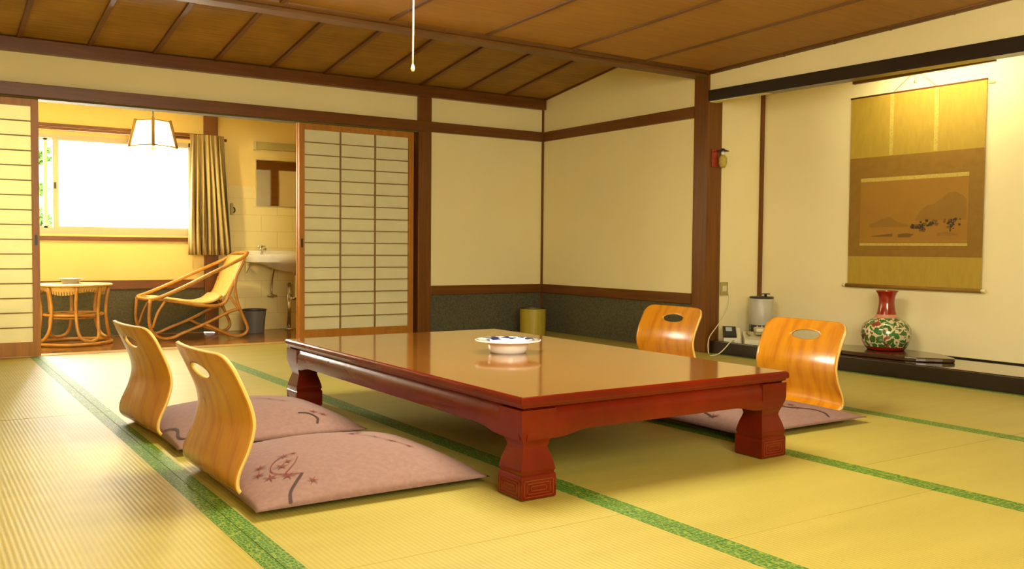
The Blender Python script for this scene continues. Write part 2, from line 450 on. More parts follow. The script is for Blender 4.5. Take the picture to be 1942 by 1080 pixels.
# sloped reed ceiling near the shoji wall
S = .142
def slope(x0, x1, y0, y1, z0, t, bm):
    P = [(x0, y0), (x1, y0), (x1, y1), (x0, y1)]
    lo = [bm.verts.new((x, y, z0 - S * y)) for x, y in P]; hi = [bm.verts.new((x, y, z0 - S * y + t)) for x, y in P]
    bm.faces.new(lo[::-1]); bm.faces.new(hi)
    for k in range(4): bm.faces.new((lo[k], lo[(k + 1) % 4], hi[(k + 1) % 4], hi[k]))
b = B(); slope(-5.4, .02, -2.02, .05, 2.146, .03, b); cs = struct('ceiling', b, M['reed'])
for k in range(13):
    x = -.445 - k * .4305
    if x < -5.3: break
    b = B(); slope(x - .016, x + .016, -2.0, -.03, 2.128, .022, b); obj('batten', b, M['wood_y'], cs)
b = B(); box(b, -.012, .002, -2.0, 0, 2.14, 2.15)
b.free()
b = B(); prism(b, [(-.015, -.02, 2.135), (-.015, -2.0, 2.135 + S * 1.98), (-.015, -2.0, 2.155 + S * 1.98), (-.015, -.02, 2.155)], (.017, 0, 0)); struct('trim_15', b, M['wood_y'])
# beam along the edge of the flat ceiling
b = B(); box(b, -5.4, .0, -2.10, -1.985, 2.045, 2.46, bev=.003); struct('trim_16', b, M['ceil_wood_x'])
# bamboo edging of the flat ceiling
b = B(); tube(b, [(-5.4, -2.125, 2.088), (-.03, -2.125, 2.088)], .026, 10, smooth=False)
for k in range(22):
    x = -5.2 + k * .245; tube(b, [(x, -2.125, 2.088), (x + .006, -2.125, 2.088)], .028, 10, smooth=False)
struct('trim_17', b, M['ceil_wood_x'])
# flat ceiling rises a touch toward the camera
b = B(); prism(b, [(-5.4, -2.06, 2.082), (-5.4, -7.9, 2.245), (-5.4, -7.9, 2.27), (-5.4, -2.06, 2.107)], (5.42, 0, 0)); cf = struct('ceiling', b, M['flat_ceil'])
for x in (-.66, -1.31, -1.97, -2.62, -3.27, -3.92, -4.57, -5.2):
    b = B(); prism(b, [(x - .012, -2.1, 2.073), (x - .012, -7.9, 2.236), (x - .012, -7.9, 2.25), (x - .012, -2.1, 2.087)], (.024, 0, 0)); obj('batten', b, M['ceil_wood_y'], cf)
b = B(); tube(b, [(-.012, -2.1, 2.082), (-.012, -7.9, 2.245)], .022, 10, smooth=False)
for k in range(14):
    y = -2.4 - k * .4; z = 2.082 + (-2.1 - y) * .0279; tube(b, [(-.012, y, z), (-.012, y - .008, z)], .024, 10, smooth=False)
struct('trim_18', b, M['ceil_wood_y'])

# ------------------------------------------------------------------ shoji
def shoji(name, x0, x1, y, handle_side, nb=16, nvb=2, z0=.004, zb=.098, zt=1.70):
    w = x1 - x0; st = .045
    b = B(); box(b, x0, x0 + st, y - .015, y + .015, z0, 1.752, bev=.002); box(b, x1 - st, x1, y - .015, y + .015, z0, 1.752, bev=.002)
    box(b, x0 + st, x1 - st, y - .014, y + .014, z0, zb); box(b, x0 + st, x1 - st, y - .014, y + .014, zt, 1.752)
    fr = struct(name, b, M['shoji_z'])
    b = B(); box(b, x0 + st, x1 - st, y + .006, y + .0075, zb - .01, zt + .01); obj('paper', b, M['paper'], fr)
    b = B(); n = nb - 1
    for k in range(1, n + 1):
        z = zb + (zt - zb) * k / (n + 1); box(b, x0 + st, x1 - st, y - .009, y + .006, z - .0036, z + .0036)
    for k in range(1, nvb + 1):
        x = x0 + st + (w - 2 * st) * k / (nvb + 1); box(b, x - .005, x + .005, y - .0095, y + .006, zb, zt)
    obj('lattice', b, M['bar'], fr)
    hx = x1 - st / 2 if handle_side > 0 else x0 + st / 2
    b = B(); box(b, hx - .009, hx + .009, y - .0165, y - .012, .76, .83); obj('finger_pull', b, M['grey_dark'], fr)
    return fr
shoji('door_1', -5.19, -4.205, .025, 1)
shoji('door_2', -2.362, -1.345, .025, -1)
shoji('door_3', -2.362, -1.345, .068, -1)

# ------------------------------------------------------------------ veranda
WY = 1.28
b = B()
box(b, -5.4, -2.765, WY, WY + .08, -.1, .85); box(b, -5.4, -2.765, WY, WY + .08, 1.66, 2.1); box(b, -2.872, -2.765, WY, WY + .08, .85, 1.66)
box(b, -5.4, -4.60, WY, WY + .08, .85, 1.66)
wv = struct('wall_veranda', b, M['plaster_yellow'])
b = B(); box(b, -5.4, -2.765, WY - .004, WY + .001, 0, .395); obj('wainscot_panel', b, M['wainscot'], wv)
b = B(); box(b, -2.645, -.6, WY, WY + .08, -.1, 2.1); wk = struct('wall_veranda', b, M['plaster_yellow'])
b = B(); box(b, -2.645, -.6, WY - .006, WY + .001, 0, 1.308); obj('tile_panel', b, M['tile'], wk)
b = B(); box(b, -.68, -.6, .05, 1.36, -.1, 2.1); struct('wall_veranda', b, M['plaster_yellow'])
b = B(); box(b, -5.4, -.6, .05, 1.36, 1.955, 2.0); struct('ceiling', b, M['plaster_yellow'])
b = B(); box(b, -2.765, -2.645, WY - .03, WY + .02, 0, 1.96, bev=.003); struct('trim_19', b, M['wood_z'])
b = B(); box(b, -5.4, -2.765, WY - .016, WY + .01, .393, .468, bev=.002); struct('trim_20', b, M['wood_x'])
b = B(); box(b, -5.4, -2.90, WY - .02, WY + .01, .80, .834, bev=.002); struct('trim_21', b, M['wood_x'])
b = B(); box(b, -5.4, -2.765, WY - .014, WY + .01, 1.722, 1.746, bev=.002); struct('trim_22', b, M['wood_x'])
b = B(); tube(b, [(-5.3, WY - .06, 1.70), (-2.58, WY - .06, 1.70)], .013, 8, smooth=False)
for x in (-4.4, -3.4, -2.7): box(b, x - .008, x + .008, WY - .06, WY, 1.693, 1.707)
tag(obj('curtain_rail', b, M['wood_x']), 'brown curtain rail above the veranda window', 'curtain rail')
# window: aluminium frame, narrow clear sash at the left, wide frosted sash
b = B()
box(b, -4.60, -2.872, WY + .0, WY + .07, .85, .90); box(b, -4.60, -2.872, WY + .0, WY + .07, 1.628, 1.66)
box(b, -4.60, -4.56, WY, WY + .07, .85, 1.66); box(b, -2.895, -2.872, WY, WY + .07, .85, 1.66)
wn = struct('window_1', b, M['alu'])
b = B(); box(b, -3.965, -3.92, WY + .005, WY + .03, .90, 1.63); box(b, -3.92, -2.895, WY + .005, WY + .03, .90, .915); box(b, -3.92, -2.895, WY + .005, WY + .03, 1.615, 1.63)
sh = obj('sash', b, M['alu'], wn)
b = B(); box(b, -3.92, -2.895, WY + .014, WY + .02, .915, 1.615); obj('frosted_pane', b, M['frosted'], sh)
b = B(); box(b, -4.56, -3.94, WY + .04, WY + .06, .90, .915); box(b, -4.56, -3.94, WY + .04, WY + .06, 1.615, 1.63); box(b, -4.027, -4.0, WY + .04, WY + .06, .90, 1.63)
s2 = obj('sash', b, M['alu'], wn)
b = B(); box(b, -4.56, -4.0, WY + .048, WY + .052, .915, 1.615); obj('clear_pane', b, M['glass'], s2)
b = B(); box(b, -3.955, -3.94, WY - .004, WY + .006, 1.22, 1.27); obj('latch', b, M['grey_dark'], sh)

b = B(); box(b, -1.97, -.62, .10, .125, 1.56, 1.655, bev=.002); box(b, -1.775, -1.70, .098, .128, 0, 1.56, bev=.002); struct('added_mirror_trim', b, M['wood_x'])  # invented beam and post, out of direct view, added to show in the mirror
b = B(); box(b, -1.70, -.62, .10, .118, .0, 1.56); struct('wall_veranda', b, M['plaster_yellow'])  # added panel, likewise only there to be reflected in the mirror
# garden outside
b = B(); box(b, -8, 1, 1.5, 6, -.6, -.5); struct('ground', b, M['ground'])
b = B()
for k in range(2000):
    cx, cy, cz, r = random.choice([(-3.91, 2.6, 1.60, .11), (-3.92, 2.6, 1.60, .11), (-3.9, 2.6, 1.28, .06), (-3.90, 2.6, 1.0, .12), (-3.92, 2.6, .98, .12), (-4.2, 2.7, 1.35, .2), (-4.3, 2.7, .6, .3)])
    d = Vector((random.gauss(0, 1), random.gauss(0, 1), random.gauss(0, 1))).normalized() * r * random.random() ** .4
    p = Vector((cx, cy, cz)) + d; a = Vector((random.uniform(-1, 1), random.uniform(-1, 1), random.uniform(-1, 1))).normalized() * random.uniform(.018, .036); c = a.orthogonal().normalized() * a.length * .5
    poly(b, [p - a, p + c, p + a, p - c])
lf = obj('foliage', b, M['leaf'], None, recalc=False)
b = B()
for (x, y, h) in ((-3.95, 2.62, 1.6), (-4.2, 2.72, 1.4), (-4.3, 2.7, .7)): tube(b, [(x, y, -.52), (x + .03, y, h * .5), (x, y, h)], .02, 6)
obj('stem', b, M['wood_z'], lf)
tag(lf, 'green leafy garden shrub seen through the narrow clear pane of the window', 'shrub')

# curtain
b = B(); uvs = []
nu, nv = 96, 14
def cf_(u, v):
    x0 = -2.905 + (-2.925 + 2.905) * v; x1 = -2.622 + (-2.546 + 2.622) * v
    z = 1.73 + (.684 - 1.73) * v
    am = .012 + .022 * min(1, v * 2.2)
    return (x0 + (x1 - x0) * u + .008 * math.sin(u * 40 + v * 3), 1.175 + am * math.sin(u * 2 * PI * 7.5 + .8 * math.sin(v * 3)), z)
V = grid(b, nu, nv, cf_)
uvl = b.loops.layers.uv.new('UVMap')
idx = {}
for i in range(nu + 1):
    for j in range(nv + 1): idx[V[i][j]] = (i / nu, j / nv)
for f in b.faces:
    for l in f.loops: l[uvl].uv = idx[l.vert]
cu = obj('curtain', b, M['curtain'], smooth=True)
md = cu.modifiers.new('thick', 'SOLIDIFY'); md.thickness = .003
tag(cu, 'short striped beige and brown curtain gathered beside the window', 'curtain')

# mirror, light above it, sink
b = B(); box(b, -2.304, -1.92, WY - .022, WY - .006, 1.132, 1.556, bev=.002); mr = obj('mirror', b, M['alu'])
tag(mr, 'rectangular frameless mirror on the tiled wall above the washbasin', 'mirror')
b = B(); box(b, -2.300, -1.924, WY - .0235, WY - .0215, 1.136, 1.552); obj('mirror_glass', b, M['mirror'], mr)
b = B(); box(b, -2.312, -1.75, WY - .06, WY - .0, 1.645, 1.712, bev=.006); ml = obj('mirror_lamp', b, M['fitting'])
tag(ml, 'long olive yellow unlit strip lamp on the wall above the mirror', 'lamp')
for x in (-2.32, -1.75):
    b = B(); box(b, x, x + .008, WY - .062, WY, 1.64, 1.717); obj('end_cap', b, M['cream'], ml)
sk = thing('washbasin', 'white wall mounted washbasin on the tiled wall under the mirror', 'sink', (-2.0, WY - .02, 0))
b = B()
# rim slab with tapered bowl under it (local coords, wall at y = 0)
N = 28
def oval(rx, ry, z, cy): return [(rx * math.copysign(abs(math.cos(t)) ** .6, math.cos(t)), cy + ry * math.copysign(abs(math.sin(t)) ** .6, math.sin(t)), z) for t in (2 * PI * k / N for k in range(N))]
rings = [oval(.05, .05, .525, -.20), oval(.20, .12, .56, -.20), oval(.30, .17, .605, -.20), oval(.45, .195, .625, -.20), oval(.455, .197, .655, -.2), oval(.455, .197, .688, -.20), oval(.44, .19, .694, -.20), oval(.30, .13, .690, -.22), oval(.27, .11, .62, -.22), oval(.1, .05, .58, -.22)]
RV = [[b.verts.new(p) for p in r] for r in rings]
for i in range(len(RV) - 1):
    for k in range(N): b.faces.new((RV[i][k], RV[i][(k + 1) % N], RV[i + 1][(k + 1) % N], RV[i + 1][k]))
b.faces.new(RV[0][::-1]); b.faces.new(RV[-1])
autosmooth(obj('basin', b, M['porcelain'], sk), 50)
b = B(); box(b, -.455, .455, -.05, -.006, .675, .725, bev=.006); obj('back_ledge', b, M['porcelain'], sk)
b = B(); tube(b, [(-.27, -.05, .69), (-.27, -.05, .735), (-.27, -.12, .752), (-.27, -.16, .74)], .011, 8); lathe(b, [(0, 0), (.022, 0), (.02, .02), (.008, .025), (.008, .04), (.0, .042)], (-.27, -.05, .735), 12)
tube(b, [(-.305, -.05, .765), (-.235, -.05, .765)], .006, 6, smooth=False)
obj('faucet', b, M['chrome'], sk)
b = B(); tube(b, [(-.19, -.17, .59), (-.175, -.06, .45), (-.17, -.03, .33)], .009, 8); lathe(b, [(0, 0), (.03, 0), (.028, .012), (0, .014)], (-.17, -.045, .31), 14)
tube(b, [(-.215, -.04, .31), (-.125, -.04, .31)], .012, 8, smooth=False); tube(b, [(-.17, -.006, .31), (-.17, -.06, .31)], .02, 10, smooth=False)
obj('stop_valve', b, M['chrome'], sk)
b = B(); tube(b, [(0, -.2, .53), (0, -.2, .34), (.0, -.2, .30), (-.02, -.17, .29), (-.03, -.12, .32), (-.03, -.1, .41), (-.03, -.1, .42)], .017, 10); tube(b, [(-.03, -.1, .43), (-.03, -.1, .002)], .02, 10, smooth=False)
lathe(b, [(0, 0), (.04, 0), (.034, .014), (.02, .018)], (-.03, -.1, .0), 14); obj('drain_pipe', b, M['chrome'], sk)
b = B(); prism(b, [(-.40, -.006, .615), (-.40, -.15, .615), (-.40, -.006, .52)], (.012, 0, 0)); obj('bracket', b, M['cream'], sk)
b = B(); box(b, -2.534, -2.512, WY - .03, WY - .0, 1.045, 1.15, bev=.004); wh = obj('wall_fitting', b, M['fitting'])
b = B(); tube(b, [(-2.512, WY - .02, 1.115), (-2.50, WY - .03, 1.10), (-2.50, WY - .03, 1.075), (-2.512, WY - .02, 1.065)], .006, 6); obj('hook', b, M['grey_dark'], wh)
tag(wh, 'small brown wall fitting on the tiles just right of the curtain', 'wall fitting')
# grey waste bin
wbn = thing('waste_bin', 'dark grey plastic waste bin on the veranda floor under the washbasin', 'bin', (-2.40, 1.02, 0))
b = B(); lathe(b, [(0, .003), (.082, .003), (.086, .0), (.103, .2), (.098, .2), (.080, .01), (0, .01)], seg=32); autosmooth(obj('bin_body', b, M['grey_plastic'], wbn), 50)
b = B(); tube(b, [(.103 * math.cos(2 * PI * k / 32), .103 * math.sin(2 * PI * k / 32), .203) for k in range(32)], .006, 8, True, 1); obj('bin_rim', b, M['grey_dark'], wbn)

# pendant lamp
pl = thing('pendant_lamp', 'lit pendant lamp with square tapered paper shade in dark wooden frame', 'lamp', (-3.325, .65, 0), math.radians(-12))
def ring(rad, z, k0=45): return [Vector((rad * math.cos(math.radians(-90 + 90 * k)), rad * math.sin(math.radians(-90 + 90 * k)), z)) for k in range(4)]
T, Bt = ring(.122, 1.748), ring(.172, 1.548)
b = B()
for k in range(4): poly(b, [T[k] * 1, T[(k + 1) % 4], Bt[(k + 1) % 4], Bt[k]])
obj('shade', b, M['shade_paper'], pl)
b = B()
for k in range(4):
    o = Vector((T[k].x, T[k].y, 0)).normalized() * .004
    tube(b, [T[k] + o + Vector((0, 0, .01)), Bt[k] + o - Vector((0, 0, .012))], .013, 6, smooth=False)
    tube(b, [T[k] + o, T[(k + 1) % 4] + o], .005, 6, smooth=False); tube(b, [Bt[k] + o, Bt[(k + 1) % 4] + o], .005, 6, smooth=False)
tube(b, [T[0], T[2]], .005, 6, smooth=False); tube(b, [T[1], T[3]], .005, 6, smooth=False)
obj('shade_frame', b, M['bar'], pl)
b = B(); tube(b, [(0, 0, 1.745), (0, 0, 1.955)], .005, 6, smooth=False); lathe(b, [(0, 1.93), (.04, 1.93), (.045, 1.955), (0, 1.955)], seg=16); obj('cord', b, M['grey_dark'], pl)
mb, nt, bb = new_mat('lit_bulb'); bb.inputs['Emission Color'].default_value = (1, .86, .5, 1); bb.inputs['Emission Strength'].default_value = 9
b = B(); lathe(b, [(0, 1.585), (.025, 1.592), (.032, 1.615), (.024, 1.645), (.016, 1.66), (.016, 1.745), (0, 1.745)], seg=16); obj('bulb', b, mb, pl)

# rattan table
rt = thing('rattan_table', 'round rattan side table with wicker skirt on the veranda floor', 'table', (-3.89, .78, 0), math.radians(18))
b = B(); lathe(b, [(0, .446), (.265, .446), (.278, .452), (.278, .461), (.27, .466), (0, .466)], seg=40); autosmooth(obj('tabletop', b, M['rattan_light'], rt), 50)
b = B()
for k in range(72):
    a = 2 * PI * k / 72; d = .035 + .03 * abs(math.sin(a * 2)) ** 1.5
    p = Vector((.235 * math.cos(a), .235 * math.sin(a), .446)); q = Vector((.222 * math.cos(a), .222 * math.sin(a), .446 - d))
    t = Vector((-math.sin(a), math.cos(a), 0)) * .0065
    poly(b, [p - t * 1.2, p + t * 1.2, q + t, q - t])
for k in range(72):
    a0, a1 = 2 * PI * k / 72, 2 * PI * (k + 1) / 72
    poly(b, [(.236 * math.cos(a0), .236 * math.sin(a0), .446), (.236 * math.cos(a1), .236 * math.sin(a1), .446), (.228 * math.cos(a1), .228 * math.sin(a1), .446 - .018 - .02 * abs(math.sin(a1 * 2)) ** 1.5), (.228 * math.cos(a0), .228 * math.sin(a0), .446 - .018 - .02 * abs(math.sin(a0 * 2)) ** 1.5)])
obj('wicker_skirt', b, M['rattan_light'], rt, recalc=False)
for k in range(4):
    b = B(); a = -PI / 2 + k * PI / 2; ca, sa = math.cos(a), math.sin(a)
    def L(s, r, z): return (ca * r - sa * s, sa * r + ca * s, z)
    tube(b, [L(-.09, .235, .446), L(-.088, .215, .33), L(-.084, .21, .23), L(-.08, .225, .12), L(-.06, .25, .055), L(0, .262, .034), L(.06, .25, .055), L(.08, .225, .12), L(.084, .21, .23), L(.088, .215, .33), L(.09, .235, .446)], .013, 8)
    obj('leg', b, M['rattan'], rt)
for nm, r, z, q in (('shelf_ring', .205, .228, .012), ('base_ring', .268, .013, .013)):
    b = B(); tube(b, [(r * math.cos(2 * PI * k / 32), r * math.sin(2 * PI * k / 32), z) for k in range(32)], q, 8, True, 1)
    if nm == 'shelf_ring':
        tube(b, [(-.2, 0, z), (.2, 0, z)], .009, 8, smooth=False); tube(b, [(0, -.2, z), (0, .2, z)], .009, 8, smooth=False)
        tube(b, [(.15 * math.cos(2 * PI * k / 24), .15 * math.sin(2 * PI * k / 24), z - .025) for k in range(24)], .007, 6, True, 1)
    obj(nm, b, M['rattan'], rt)
b = B(); lathe(b, [(0, 0), (.055, 0), (.058, .006), (.078, .03), (.098, .036), (.098, .04), (.075, .036), (.05, .01), (0, .008)], seg=32)
ds = autosmooth(obj('ashtray', b, M['pale_blue']), 60); ds.location = (-3.912, .76, .466)
tag(ds, 'pale blue shallow dish lying on the round rattan table', 'dish')

# rattan chair (faces the small table, seen from its side)
rc = thing('rattan_armchair', 'rattan lounge armchair with sloping looped arms on the veranda', 'chair', (-2.95, .87, 0))
def RL(p): return (p[0] + 2.95, p[1] - .87, p[2])
yn, yf = .62, 1.12
b = B(); tube(b, [RL(p) for p in [(-2.575, .66, .705), (-2.65, yn, .655), (-2.89, yn, .536), (-3.10, yn, .432), (-3.29, .635, .348), (-3.37, .70, .335), (-3.395, .87, .338), (-3.365, 1.03, .345), (-3.26, 1.105, .372), (-3.06, yf, .455), (-2.84, yf, .556), (-2.65, yf, .64), (-2.575, 1.08, .69), (-2.555, .96, .705), (-2.555, .78, .71)]], .0155, 8, True)
obj('arm_loop', b, M['rattan'], rc)
for y in (yn, yf):
    b = B(); tube(b, [RL((x, y, z)) for x, z in [(-3.36, .335), (-3.37, .165), (-3.34, .07), (-3.267, .022), (-3.186, .026), (-3.124, .053), (-2.936, .127), (-2.765, .208), (-2.66, .245)]], .0135, 8); obj('front_leg', b, M['rattan'], rc)
    b = B(); tube(b, [RL((x, y, z)) for x, z in [(-3.25, .318), (-3.306, .225), (-3.345, .11)]], .011, 8); obj('strut', b, M['rattan'], rc)
    b = B(); tube(b, [RL((x, y, z)) for x, z in [(-2.68, .50), (-2.69, .42), (-2.668, .292), (-2.625, .181), (-2.587, .09), (-2.60, .04), (-2.656, .016), (-2.744, .032), (-2.936, .127)]], .0135, 8); obj('rear_leg', b, M['rattan'], rc)
    b = B(); tube(b, [RL((x, y, z)) for x, z in [(-2.735, .35), (-2.695, .29), (-2.65, .226)]], .010, 8); obj('strut', b, M['rattan'], rc)
    b = B(); tube(b, [RL((x, y + (.02 if y < .8 else -.02), z)) for x, z in [(-2.60, .665), (-2.655, .55), (-2.70, .45), (-2.735, .36), (-2.77, .298), (-2.84, .272), (-2.98, .279), (-3.14, .31), (-3.33, .342)]], .0135, 8); obj('side_rail', b, M['rattan'], rc)
b = B(); prof = smooth_path([(-2.60, 0, .685), (-2.655, 0, .55), (-2.705, 0, .44), (-2.75, 0, .36), (-2.80, 0, .315)], 5)
grid(b, len(prof) - 1, 10, lambda u, v: RL((prof[round(u * (len(prof) - 1))].x + .025 * (1 - (2 * v - 1) ** 2), .655 + .43 * v, prof[round(u * (len(prof) - 1))].z)))
o = obj('backrest', b, M['rattan_light'], rc, smooth=True); md = o.modifiers.new('t', 'SOLIDIFY'); md.thickness = .012
b = B(); prof2 = smooth_path([(-2.79, 0, .36), (-2.86, 0, .315), (-2.96, 0, .302), (-3.10, 0, .32), (-3.25, 0, .345), (-3.34, 0, .345)], 5)
grid(b, len(prof2) - 1, 10, lambda u, v: RL((prof2[round(u * (len(prof2) - 1))].x, .655 + .43 * v, prof2[round(u * (len(prof2) - 1))].z + .008 * (1 - (2 * v - 1) ** 2))))
o = obj('seat', b, M['rattan_light'], rc, smooth=True); md = o.modifiers.new('t', 'SOLIDIFY'); md.thickness = .014

# ------------------------------------------------------------------ low table
TX0, TX1, TY0, TY1 = -3.445, -2.235, -4.725, -2.685
tb = thing('low_table', 'long low red lacquered wooden table with carved wavy legs', 'table', ((TX0 + TX1) / 2, (TY0 + TY1) / 2, 0))
hx, hy = (TX1 - TX0) / 2, (TY1 - TY0) / 2
def rect_loft(bm, prof, mi=0):
    R = [[bm.verts.new((sx * (hx - o), sy * (hy - o), z)) for sx, sy in ((-1, -1), (1, -1), (1, 1), (-1, 1))] for o, z in prof]
    for i in range(len(R) - 1):
        for k in range(4): bm.faces.new((R[i][k], R[i][(k + 1) % 4], R[i + 1][(k + 1) % 4], R[i + 1][k])).material_index = mi
    return R
b = B()
R = rect_loft(b, [(.10, .277), (.020, .277), (.016, .281), (.009, .284), (.008, .290), (.002, .292), (0, .298), (.001, .311), (.005, .316), (.010, .3185)])
f = b.faces.new(R[-1]); f.material_index = 1
b.faces.new(R[0][::-1])
obj('tabletop', b, [M['lacquer'], M['table_top']], tb)
# apron: four boards with bracketed ends, each side its own part
def apron(length, tr, nm='apron'):
    bm = B(); h = length / 2 - .02; n = 40
    def zb(s):
        d = h - abs(s)
        return .200 if d > .24 else .200 - .018 * (1 - math.cos(PI * (1 - max(0, d - .12) / .12))) / 2 if d > .12 else .182
    secs = []
    for k in range(n + 1):
        s = -h + 2 * h * k / n; z0 = zb(s)
        secs.append([bm.verts.new(tr(s, d, z)) for d, z in ((.022, .277), (.014, .266), (.009, .252), (.009, z0 + .02), (.014, z0), (.03, z0), (.03, .277))])
    for a, c in zip(secs, secs[1:]):
        for i in range(7): bm.faces.new((a[i], a[(i + 1) % 7], c[(i + 1) % 7], c[i]))
    bm.faces.new(secs[0]); bm.faces.new(secs[-1][::-1])
    autosmooth(obj(nm, bm, M['lacquer'], tb), 40)
apron(2 * hx - .02, lambda s, d, z: (s, -hy + d, z)); apron(2 * hx - .02, lambda s, d, z: (s, hy - d, z))
apron(2 * hy - .02, lambda s, d, z: (-hx + d, s, z)); apron(2 * hy - .02, lambda s, d, z: (hx - d, s, z))
LP = [(.060, 0), (.064, .003), (.065, .006), (.065, .070), (.063, .075), (.060, .077), (.060, .081), (.0635, .088), (.0615, .100), (.056, .122), (.049, .143), (.0455, .154), (.0455, .160), (.049, .172), (.056, .190), (.062, .207), (.0645, .222), (.0645, .277)]
for sx in (-1, 1):
    for sy in (-1, 1):
        cx, cy = sx * (hx - .071), sy * (hy - .071)
        b = B(); R = [[b.verts.new((cx + q * r, cy + w * r, z)) for q, w in ((-1, -1), (1, -1), (1, 1), (-1, 1))] for r, z in LP]
        for i in range(len(R) - 1):
            for k in range(4): b.faces.new((R[i][k], R[i][(k + 1) % 4], R[i + 1][(k + 1) % 4], R[i + 1][k]))
        b.faces.new(R[0][::-1]); b.faces.new(R[-1])
        lg = autosmooth(obj('leg', b, M['lacquer'], tb), 40)
        # carved key-fret panel on each outer face
        b = B()
        def fret(tr):
            def rr(x0, x1, z0, z1, w=.0022):
                for (a0, a1, c0, c1) in ((x0, x1, z0, z0 + w), (x0, x1, z1 - w, z1), (x0, x0 + w, z0, z1), (x1 - w, x1, z0, z1)):
                    P = [tr(a0, c0, 0), tr(a1, c0, 0), tr(a1, c1, 0), tr(a0, c1, 0)]; Q = [tr(a0, c0, 1), tr(a1, c0, 1), tr(a1, c1, 1), tr(a0, c1, 1)]
                    vp = [b.verts.new(p) for p in P]; vq = [b.verts.new(p) for p in Q]
                    b.faces.new(vq)
                    for i in range(4): b.faces.new((vp[i], vp[(i + 1) % 4], vq[(i + 1) % 4], vq[i]))
            rr(-.055, .055, .010, .062); rr(-.043, .043, .019, .053); rr(-.030, .030, .028, .044)
        for face in range(2):
            if face == 0: fret(lambda u, z, e: (cx + u, cy + sy * (.0648 + .0016 * e), z))
            else: fret(lambda u, z, e: (cx + sx * (.0648 + .0016 * e), cy + u, z))
        obj('carved_fret', b, M['fret'], lg)

# bowl on the table
bw = thing('ashtray', 'white dish with wide blue-patterned rim on the low red table', 'dish', (-2.815, -3.695, .3185))
b = B(); lathe(b, [(0, .002), (.070, .002), (.074, 0), (.079, .003), (.0845, .014), (.087, .030), (.088, .044), (.090, .0455), (.138, .049), (.143, .052), (.143, .055), (.139, .056)], seg=56)
autosmooth(obj('bowl', b, M['porcelain'], bw), 55)
b = B(); lathe(b, [(.139, .056), (.09, .051), (.082, .047)], seg=56); obj('patterned_rim', b, M['bowl_rim'], bw, smooth=True)
b = B(); lathe(b, [(.082, .047), (.076, .03), (.064, .012), (0, .010)], seg=56); obj('well', b, M['porcelain'], bw, smooth=True)

# ------------------------------------------------------------------ legless chairs
PR = smooth_path([(u, 0, z) for u, z in [(.36, .006), (.20, .0065), (.06, .008), (.005, .018), (-.030, .045), (-.036, .085), (-.022, .135), (-.004, .190), (.003, .235), (-.006, .285), (-.030, .345), (-.058, .405), (-.076, .447)]], 6)
SL = [0.0]
for p, q in zip(PR, PR[1:]): SL.append(SL[-1] + (q - p).length)
def zaisu_mesh(W, top):
    prof = [Vector((p.x, 0, .006 + (p.z - .006) * top)) for p in PR]
    n = len(prof) - 1; nv = 36; h = W / 2; rc_ = .06
    sl = [0.0]
    for p, q in zip(prof, prof[1:]): sl.append(sl[-1] + (q - p).length)
    tot = sl[-1]
    # finer rows near the top
    rows = sorted(set([sl[i] for i in range(len(sl))] + [tot - .17 + .17 * k / 26 for k in range(27)]))
    rows = [r for i, r in enumerate(rows) if i == 0 or r - rows[i - 1] > 1e-4]
    def at(s):
        for i in range(n):
            if s <= sl[i + 1] + 1e-9:
                t = (s - sl[i]) / max(1e-9, sl[i + 1] - sl[i]); return prof[i].lerp(prof[i + 1], t)
        return prof[-1]
    b = B(); V = []
    for s in rows:
        p = at(s); d = tot - s
        w = h
        if d < rc_: w = h - rc_ + math.sqrt(max(0, rc_ ** 2 - (rc_ - d) ** 2))
        if p.z < .05 and p.x > -.02: w = h * .97
        fade = min(1, max(0, (p.z - .03) / .12))
        row = []
        for j in range(nv + 1):
            v = -1 + 2 * j / nv; y = v * w
            row.append(b.verts.new((p.x + .030 * fade * (y / h) ** 2 - .012 * fade, y, p.z)))
        V.append(row)
    uv = {}
    for i, s in enumerate(rows):
        for j in range(nv + 1): uv[V[i][j]] = (V[i][j].co.y, tot - s)
    hc, ha, hb = .078, .088, .026
    for i in range(len(rows) - 1):
        for j in range(nv):
            q = (V[i][j], V[i + 1][j], V[i + 1][j + 1], V[i][j + 1])
            cy = sum(uv[x][0] for x in q) / 4; cd = sum(uv[x][1] for x in q) / 4
            if (cy / ha) ** 2 + ((cd - hc) / hb) ** 2 < 1: continue
            b.faces.new(q).smooth = True
    # snap hole rim to the ellipse
    for v in list(b.verts):
        if v in uv and any(e.is_boundary for e in v.link_edges):
            y, d = uv[v]
            k = math.sqrt((y / ha) ** 2 + ((d - hc) / hb) ** 2)
            if .5 < k < 1.5 and abs(y) < .12 and d > .03:
                ny, nd = y / k, hc + (d - hc) / k
                p = at(tot - nd); v.co = Vector((p.x + .030 * (ny / h) ** 2 - .012, ny, p.z))
    loose = [v for v in b.verts if not v.link_faces]
    bmesh.ops.delete(b, geom=loose, context='VERTS')
    return b
def zaisu(label, x, y, deg, W, top=1.0):
    o = obj('floor_chair', zaisu_mesh(W, top), [M['ply'], M['ply_edge']], smooth=True)
    md = o.modifiers.new('ply', 'SOLIDIFY'); md.thickness = .011; md.offset = 0; md.material_offset_rim = 1; md.use_quality_normals = True
    o.location = (x, y, .001); o.rotation_euler = (0, 0, math.radians(deg))
    return tag(o, label, 'chair', 'legless bent plywood chairs around the low table')
zaisu('legless bent plywood chair with the oval hole, front left, nearest the camera', -4.150, -4.035, 2, .54)
zaisu('legless bent plywood chair on the left, farther from camera, nearer the veranda', -4.160, -3.03, 4, .54)
zaisu('legless bent plywood chair on the right nearest the alcove vase', -1.375, -4.07, 176.6, .50, .96)
zaisu('legless bent plywood chair behind the table beside the alcove pillar', -1.185, -2.95, 178.6, .50, .95)

